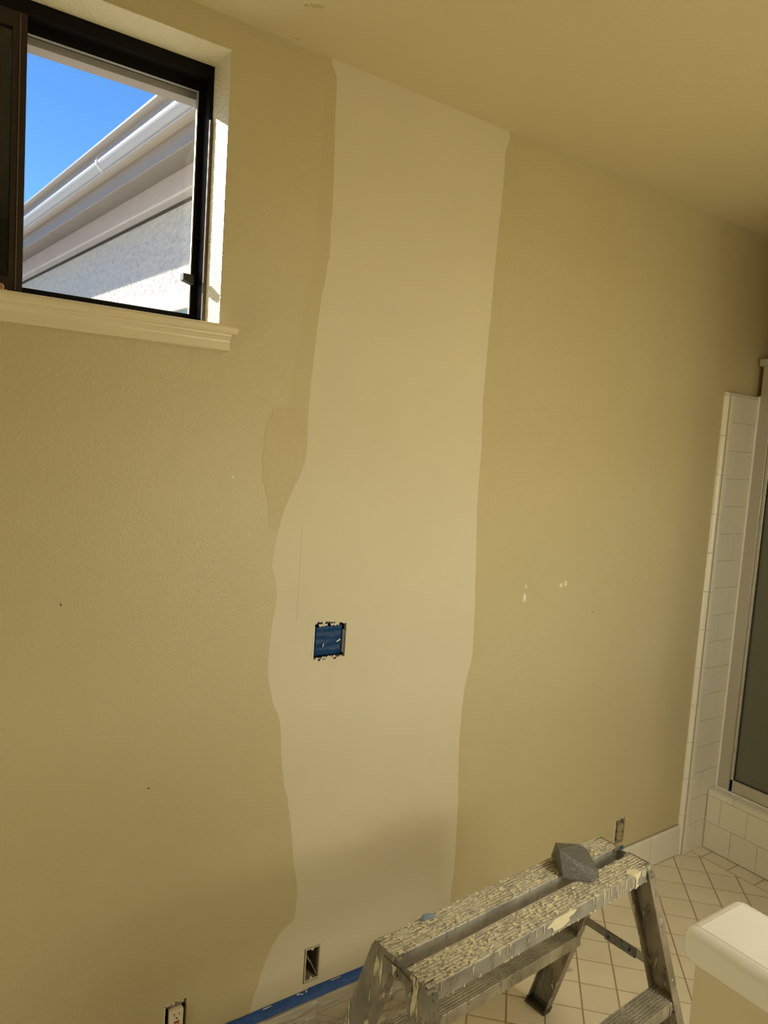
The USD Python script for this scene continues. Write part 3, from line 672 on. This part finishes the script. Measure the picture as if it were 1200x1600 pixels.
# ------------------------------------------------------------------ the ladder
h, th, ox, oy, LL, W_, gap, sa, sb, fw, rd = 0.5982, 0.06914, 1.20317, -0.56625, 0.74991, 0.16177, 0.0350, 0.0506, 0.3138, 0.0254, 0.0675
ld = thing('step_ladder', label='low paint-splattered aluminium twin step ladder in front of the pale stripe', category='ladder', loc=(ox, oy, 0), rotz=th)
def to_l(x, y, z):
    dx, dy = x - ox, y - oy; c, s = math.cos(th), math.sin(th)
    return (dx * c + dy * s, -dx * s + dy * c, z)
def rail(se, te):
    """C-channel rail with its web outward, splayed both ways; se, te: which end and which side."""
    t_ = 0.0028; lip = 0.006
    sect = [(0, 0), (0, rd), (-fw, rd), (-fw, rd - t_), (-t_, rd - t_), (-t_, t_), (-fw, t_), (-fw, 0)]   # (s inward from the web, t inward from the outer flange)
    levels = [(h + 0.001, 0.010), (h - 0.004, 0.003), (h - 0.012, 0.0), (0.022, 0.0)]
    v = []
    for z, ins in levels:
        for ds, dt in sect:
            tt_ = dt if dt > rd / 2 else dt + ins
            v.append((se * (LL / 2 + sa * (h - z) + ds), te * (W_ / 2 + sb * (h - z) - tt_), z))
    n = len(sect); f = []
    for i in range(len(levels) - 1):
        for j in range(n):
            q = (i * n + j, i * n + (j + 1) % n, (i + 1) * n + (j + 1) % n, (i + 1) * n + j); f += [(q[0], q[1], q[2]), (q[0], q[2], q[3])]
    cap_ = [(0, 7, 6), (0, 6, 5), (0, 5, 4), (0, 4, 1), (1, 4, 3), (1, 3, 2)]
    f += cap_ + [tuple(x + (len(levels) - 1) * n for x in c[::-1]) for c in cap_]
    m = trimesh.Trimesh(np.array(v), np.array(f), process=False)
    m.fix_normals()
    return m
def foot(se, te):
    zt, zb_ = 0.024, 0.001
    v = []
    for z, e in ((zt, 0.0), (zb_, 0.002)):
        for ds, dt in ((0.0015, -0.0015), (0.0015, rd + 0.0015), (-fw - 0.003, rd + 0.0015), (-fw - 0.003, -0.0015)):
            v.append((se * (LL / 2 + sa * (h - z) + ds), te * (W_ / 2 + sb * (h - z) - dt), z if z > .01 else z))
    outer_ = Manifold.hull_points(np.array(v))
    inn = []
    for z in (0.010, 0.06):
        for ds, dt in ((-0.003, 0.003), (-0.003, rd - 0.003), (-fw - 0.01, rd - 0.003), (-fw - 0.01, 0.003)):
            inn.append((se * (LL / 2 + sa * (h - z) + ds), te * (W_ / 2 + sb * (h - z) - dt), z))
    return outer_ - Manifold.hull_points(np.array(inn))
def step_mesh(s0, s1, t0, t1, zt, drop=0.036, side=0):
    """Ribbed extrusion: ridged top, a skirt on both edges with an inward lip."""
    n = 7; wdt = t1 - t0; top = []; GD = 0.0014
    for k in range(n):
        a_ = t0 + 0.004 + (wdt - 0.008) * k / n; b_ = t0 + 0.004 + (wdt - 0.008) * (k + 1) / n; q = (b_ - a_)
        top += [(a_, zt - GD), (a_ + q * .16, zt - GD), (a_ + q * .26, zt), (b_ - q * .12, zt), (b_, zt - GD)]
    pr = [(t0, zt - drop), (t0, zt - 0.0022), (t0 + 0.0012, zt - 0.0004)] + [(t0 + 0.003, zt)] + top + [(t1 - 0.003, zt), (t1 - 0.0012, zt - 0.0004), (t1, zt - 0.0022), (t1, zt - drop)]
    pr += [(t1 - 0.009, zt - drop), (t1 - 0.009, zt - drop + 0.0022), (t1 - 0.0026, zt - drop + 0.0022), (t1 - 0.0026, zt - 0.0050), (t0 + 0.0026, zt - 0.0050),
           (t0 + 0.0026, zt - drop + 0.0022), (t0 + 0.009, zt - drop + 0.0022), (t0 + 0.009, zt - drop)]
    pg = Polygon(pr).buffer(0)
    m = trimesh.creation.extrude_polygon(pg, s1 - s0, engine='earcut')
    v = np.c_[m.vertices[:, 2] + s0, m.vertices[:, 0], m.vertices[:, 1]]
    m = trimesh.Trimesh(v, m.faces, process=False)
    if m.volume < 0: m.invert()
    return m
rails = {}
for te in (-1, 1):
    for se in (-1, 1):
        mt = M['rail'] if se < 0 else M['railr']
        rl = part(ld, 'rail', rail(se, te), mt, local=True)
        rails[se, te] = rl
        part(rl, 'foot', foot(se, te), M['foot'], local=True, label='dark rubber foot')
def stud(c, ax, rr, hh):
    m = Manifold.cylinder(hh, rr, rr * 0.7, 14)
    m = m.rotate((0, 90, 0)) if ax == 's+' else m.rotate((0, -90, 0)) if ax == 's-' else m.rotate((90, 0, 0)) if ax == 't-' else m.rotate((-90, 0, 0))
    return m.translate(c)
ins = 0.0032
steps = {}
for te in (-1, 1):
    a_, b_ = sorted((te * gap / 2, te * W_ / 2))
    steps[te] = part(ld, 'step', step_mesh(-LL / 2 + ins, LL / 2 - ins, a_, b_, h), M['step'], local=True)
    zs = 0.300; e = sb * (h - zs)
    a_, b_ = sorted((te * (W_ / 2 + e - 0.004), te * (W_ / 2 + e - 0.0655)))
    l2 = LL / 2 + sa * (h - zs) - ins
    part(ld, 'step', step_mesh(-l2, l2, a_, b_, zs, 0.034), M['lowstep'], local=True)
    # angle brackets and rivets under the lower step ends
    for se in (-1, 1):
        rl = rails[se, te]
        tt2 = te * (W_ / 2 + e - 0.004)
        yb0, yb1 = sorted((tt2 + te * 0.0002, tt2 + te * 0.0022))
        xb0, xb1 = sorted((se * (l2 - 0.003), se * (l2 - 0.030)))
        part(rl, 'bracket', bx(xb0, xb1, yb0, yb1, zs - 0.033, zs - 0.003, 0.0008), M['spread'], local=True)
        part(rl, 'rivet', stud((se * (l2 - 0.017), tt2 + te * 0.002, zs - 0.017), 't-' if te < 0 else 't+', 0.0062, 0.0035), M['spread'], smooth=30, local=True)
        for dz in (0.012, 0.023):
            e2z = sb * dz
            part(rl, 'rivet', stud((se * (LL / 2 - 0.012), te * (W_ / 2 + e2z - 0.0005), h - dz), 't-' if te < 0 else 't+', 0.0028, 0.0022), M['knuckle'], smooth=30, local=True)
# hinges joining the two frames at each end
for se in (-1, 1):
    x_ = sorted((se * (LL / 2 + 0.0005), se * (LL / 2 + 0.0035)))
    pl = [mbox(x_[0], x_[1], -0.043, 0.043, h - 0.030, h - 0.010)]
    pv = Manifold.cylinder(0.006, 0.0125, 0.0125, 24).rotate((0, 90, 0)).translate((x_[0] - 0.001 if se < 0 else x_[0], 0.0, h - 0.020))
    hg = part(ld, 'hinge', (pl[0] + pv), M['rail'], smooth=35, local=True)
    part(hg, 'pivot_pin', stud((se * (LL / 2 + 0.005), 0, h - 0.020), 's+' if se > 0 else 's-', 0.0055, 0.004), M['knuckle'], smooth=30, local=True)
    ip = sorted((se * (LL / 2 - 0.005), se * (LL / 2 - 0.0005)))
    part(hg, 'gap_plate', mbox(ip[0], ip[1], -gap / 2 - 0.004, gap / 2 + 0.004, h - 0.034, h - 0.004), M['knuckle'], local=True)
# folding spreader bars
for se in (-1, 1):
    zs = 0.352; sx = se * (LL / 2 + sa * (h - zs) - 0.008); half = W_ / 2 + sb * (h - zs) - rd + 0.004
    sp = part(ld, 'spreader', bx(min(sx, sx - se * .003), max(sx, sx - se * .003), -half, half, zs - 0.0115, zs + 0.0115, 0.0006), M['spread'], local=True, label='flat folding spreader bar')
    part(sp, 'knuckle', bx(min(sx - se * .003, sx - se * .0062), max(sx - se * .003, sx - se * .0062), -0.060, -0.012, zs - 0.0135, zs + 0.0135, 0.0008), M['knuckle'], local=True, label='dark steel knuckle plate')
    part(sp, 'knuckle', bx(min(sx - se * .0062, sx - se * .0085), max(sx - se * .0062, sx - se * .0085), -0.020, 0.030, zs - 0.0120, zs + 0.0120, 0.0008), M['knuckle'], local=True)
    part(sp, 'pin', stud((sx - se * 0.006, 0.018, zs), 's-' if se > 0 else 's+', 0.0045, 0.006), M['rubber'], smooth=30, local=True)
    part(sp, 'pin', stud((sx - se * 0.006, -0.042, zs), 's-' if se > 0 else 's+', 0.0045, 0.003), M['rubber'], smooth=30, local=True)
# dried paint: runs and blobs with thickness on the near step's front face
def run(s, z_top, z_bot, wd, seed):
    q = np.random.default_rng(seed); n = 7; zz = np.linspace(z_top, z_bot, n)
    wl_ = wd * (1 - 0.55 * np.linspace(0, 1, n)) * (1 + q.uniform(-.25, .25, n)); wl_[-1] *= .5
    pg = Polygon(np.r_[np.c_[s - wl_, zz], np.c_[s + wl_ * q.uniform(.7, 1.2, n), zz][::-1]]).buffer(0.0004)
    return poly_on_wall(pg, 0.0014, -W_ / 2 + 0.0003)
q = np.random.default_rng(5)
mm = [run(q.uniform(-0.35, 0.36), h - 0.002, h - q.uniform(0.005, 0.020), q.uniform(.0004, .0010), k) for k in range(20)]
mm += [run(q.uniform(0.16, 0.37), h - 0.002, h - q.uniform(0.012, 0.035), q.uniform(.0005, .0012), 50 + k) for k in range(18)]
part(steps[-1], 'paint_run', cat(*mm), M['paint'], local=True, kind='stuff')
bl1 = Polygon([(-0.012, h - .001), (0.036, h - .001), (0.062, h - .0045), (0.052, h - .010), (0.034, h - .013), (0.040, h - .020), (0.016, h - .0275), (-0.012, h - .0265), (-0.020, h - .014), (-0.036, h - .012), (-0.028, h - .007)]).buffer(.002).buffer(-.001)
part(steps[-1], 'paint_blob', poly_on_wall(affinity.translate(bl1, 0.005, 0), 0.0024, -W_ / 2 + 0.0003), M['paint'], local=True, label='large cream paint blob on the front face')
dr1 = Polygon([(0.292, h + .0006), (0.318, h + .0006), (0.316, h - .006), (0.3085, h - .014), (0.3065, h - .036), (0.303, h - .037), (0.3025, h - .016), (0.298, h - .006)]).buffer(.0008)
part(steps[-1], 'paint_blob', cat(poly_on_wall(dr1, 0.0028, -W_ / 2 + 0.0003), poly_flat(Polygon([(0.288, -W_ / 2 - .001), (0.318, -W_ / 2 - .001), (0.314, -W_ / 2 + .012), (0.296, -W_ / 2 + .022), (0.282, -W_ / 2 + .014)]).buffer(.001), h - 0.001, h + 0.0018)), M['paint'], local=True, label='thick cream drip over the edge')
for te in (-1, 1):
    fk = []
    for k in range(170):
        s_, t_ = q.uniform(-.36, .36), q.uniform(gap / 2 + .002, W_ / 2 - .002) * te
        rr = q.uniform(.001, .0032)
        fk.append(poly_flat(affinity.translate(blob(0, 0, rr * q.uniform(.8, 2.4), rr, 200 + k, 7), s_, t_), h - 0.0012, h + q.uniform(.0006, .0018)))
    part(steps[te], 'paint_crumbs', cat(*fk), M['paint'], local=True, kind='stuff')
fk = [poly_on_wall(affinity.translate(blob(0, 0, rr := q.uniform(.0008, .0022), rr * 1.6, 300 + k, 7), q.uniform(-.37, .37), h - .034 + q.uniform(-.0015, .0015)), 0.0016, -W_ / 2 + 0.0003) for k in range(40)]
part(steps[-1], 'edge_crumbs', cat(*fk), M['paint'], local=True, kind='stuff')

# ------------------------------------------------------------------ things lying on the ladder and floor
def px(u, v, z):
    d = np.array(F) * FOCAL + np.array(R) * (u - 600) - np.array(U) * (v - 800); t = (z - C[2]) / d[2]; return np.array(C) + d * t
blk = [(1.4190, -0.4420, 0.645), (1.398, -0.470, 0.632), (1.360, -0.503, 0.655), (1.377, -0.5535, 0.601), (1.372, -0.537, 0.617), (1.3590, -0.5700, 0.600), (1.3740, -0.6020, 0.600),
       (1.412, -0.585, 0.615), (1.428, -0.583, 0.602), (1.448, -0.530, 0.622), (1.466, -0.492, 0.627), (1.467, -0.455, 0.636)]
pp = []
for (u, v, z) in [(868, 1316.5, .645), (863, 1332, .632), (874, 1328.5, .655), (880, 1372, .601), (888, 1360.5, .616), (883, 1373, .600), (927, 1379.5, .600), (936, 1364, .616), (935.5, 1370, .603), (926, 1343, .622), (918, 1327, .628), (905, 1319, .638)]:
    pp.append(px(u, v, z))
pp += [px(868, 1316.5, .645) + (0.0, 0.01, -0.04), px(905, 1319, .638) + (0.006, 0.012, -0.036), px(926, 1343, .622) + (0.004, 0.008, -0.02)]
hullm = Manifold.hull_points(np.array([(p_[0], p_[1], max(p_[2], 0.6012)) for p_ in pp]))
single('sanding_block', hullm, M['sponge'], 'dark grey angular sanding block lying across both top steps of the ladder', 'sanding block')
sp0 = px(655, 1439, h + .001); sp1 = px(678, 1431, h + .001)
dv = sp1 - sp0; pv = np.array([-dv[1], dv[0], 0]); pv /= np.linalg.norm(pv)
base = [sp0, sp0 + dv * .3 - pv * .006, sp1 - pv * .004, sp1 + pv * .004, sp0 + dv * .5 + pv * .006]
topp = [sp0 + dv * .25 + (0, 0, .008), sp0 + dv * .6 + (0, 0, .011), sp1 - dv * .05 + (0, 0, .007), sp0 + dv * .28 + pv * .003 + (0, 0, .010)]
single('tape_scrap', Manifold.hull_points(np.array(base + topp)), M['scrap'], 'small crumpled scrap of blue-grey tape on the back step of the ladder', 'scrap')
s0 = px(886, 1518, 0.002)
single('paper_scrap', Manifold.hull_points(np.array([s0, s0 + (.022, -.006, 0), s0 + (.018, .010, .001), s0 + (.004, .010, .006), s0 + (.014, .004, .007)])), M['dust'], 'tiny grey scrap on the floor tiles under the ladder', 'scrap')

# ------------------------------------------------------------------ outside: the neighbouring wing seen through the window
CC = np.array([C[0], C[1], 0.0])
def ext(n, t, z): return CC + N * n + G * t + np.array([0, 0, z])
T0, T1 = 1.86, 12.0
hs = thing('house_wing', label='pale stucco house wing with eave and gutter outside the window', category='building', loc=tuple(ext(1.6, 5, 0)))
def esweep(profile, name, mat, t0=T0, t1=T1, smooth=False, label=None):
    return part(hs, name, sweep(profile, ext(0, t0, 0), ext(0, t1, 0), N), mat, smooth=smooth, label=label)
CZ = C[2]
zr = lambda n, rr: CZ + rr * n
esweep([(1.60, -0.1), (1.60, zr(1.6, 0.75)), (1.75, zr(1.6, 0.75)), (1.75, -0.1)], 'stucco_wall', M['stucco'])
esweep([(1.592, zr(1.592, 0.7255)), (1.592, zr(1.592, 0.742)), (1.65, zr(1.592, 0.742)), (1.65, zr(1.592, 0.7255))], 'gap_strip', M['gap'])
esweep([(1.585, zr(1.585, 0.738)), (1.585, zr(1.585, 0.770)), (1.65, zr(1.585, 0.770)), (1.65, zr(1.585, 0.738))], 'frieze_trim', M['frieze2'])
esweep([(1.568, zr(1.568, 0.768)), (1.568, zr(1.568, 0.905)), (1.65, zr(1.568, 0.905)), (1.65, zr(1.568, 0.768))], 'frieze_board', M['frieze'], label='pale lavender frieze board')
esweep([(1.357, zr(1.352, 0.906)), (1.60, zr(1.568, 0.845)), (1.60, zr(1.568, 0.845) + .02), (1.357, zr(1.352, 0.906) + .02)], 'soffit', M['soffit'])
zf = zr(1.300, 1.003)
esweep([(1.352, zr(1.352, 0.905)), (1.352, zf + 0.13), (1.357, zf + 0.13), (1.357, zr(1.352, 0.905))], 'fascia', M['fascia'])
NR = 1.236; zrim = zr(NR, 1.14)
gp = [(1.351, zf), (1.306, zf - 0.002), (1.298, zf - 0.003), (1.2955, zf - 0.001), (1.2955, zf + 0.004), (1.2985, zf + 0.006), (1.287, zf + 0.012), (1.275, zf + 0.023), (1.267, zf + 0.037), (1.264, zf + 0.052), (1.267, zf + 0.066), (1.275, zf + 0.078),
      (1.276, zrim - 0.013), (NR - 0.001, zrim - 0.012), (NR - 0.003, zrim - 0.004), (NR + 0.001, zrim), (1.280, zrim), (1.280, zf + 0.080), (1.272, zf + 0.066), (1.269, zf + 0.052), (1.272, zf + 0.039), (1.279, zf + 0.027), (1.290, zf + 0.016), (1.304, zf + 0.008), (1.348, zf + 0.004), (1.348, zrim), (1.351, zrim)]
gt = esweep(gp, 'gutter', M['gutter'], smooth=35, label='painted metal gutter')
d_ = np.array(F) * FOCAL + np.array(R) * (150 - 600) - np.array(U) * (243 - 800)
ts = 1.26 * (d_ @ G) / (d_ @ N)
part(gt, 'seam_strap', sweep([(a_ - .0025, b_) for a_, b_ in gp[2:12]] + [(1.30, zf + .078), (1.30, zf + .004)], ext(0, ts, 0), ext(0, ts + 0.02, 0), N), M['gutter_rim'])
esweep([(1.352, zf + 0.13), (1.352, zf + 0.15), (2.8, zf + 0.72), (2.8, zf + 0.70)], 'roof', M['roof'])
# its sunlit window head, trim and pane low in the view
zt_a = zr(1.6, 0.443)
d2_ = np.array(F) * FOCAL + np.array(R) * (273 - 600) - np.array(U) * (491 - 800)
PT_ = 1.594 * (d2_ @ G) / (d2_ @ N); PZ_ = CZ + 1.594 * d2_[2] / (d2_ @ N) + 0.012
wf = part(hs, 'window', sweep([(1.575, zt_a - 0.09), (1.575, zt_a), (1.605, zt_a), (1.605, zt_a - 0.09)], ext(0, 1.9, 0), ext(0, 4.62, 0), N), M['extwhite'], label='white window surround')
part(wf, 'sill_band', sweep([(1.585, PZ_), (1.585, zt_a - 0.09), (1.605, zt_a - 0.09), (1.605, PZ_)], ext(0, 1.9, 0), ext(0, 4.55, 0), N), M['extwhite'])
part(wf, 'pane', sweep([(1.594, zt_a - 0.9), (1.594, PZ_), (1.605, PZ_), (1.605, zt_a - 0.9)], ext(0, 1.9, 0), ext(0, PT_, 0), N), M['extglass'])
gd = part(None, 'ground', bx(-14, 14, 0.17, 26, -0.12, -0.04), M['ground']); setdata(gd.prim, kind='structure')
# own eave over the window, just above the view
ev = part(None, 'trim_3', bx(-1.4, 1.44, YW, YW + 0.06, 2.40, 2.56), M['frieze2']); setdata(ev.prim, kind='structure')
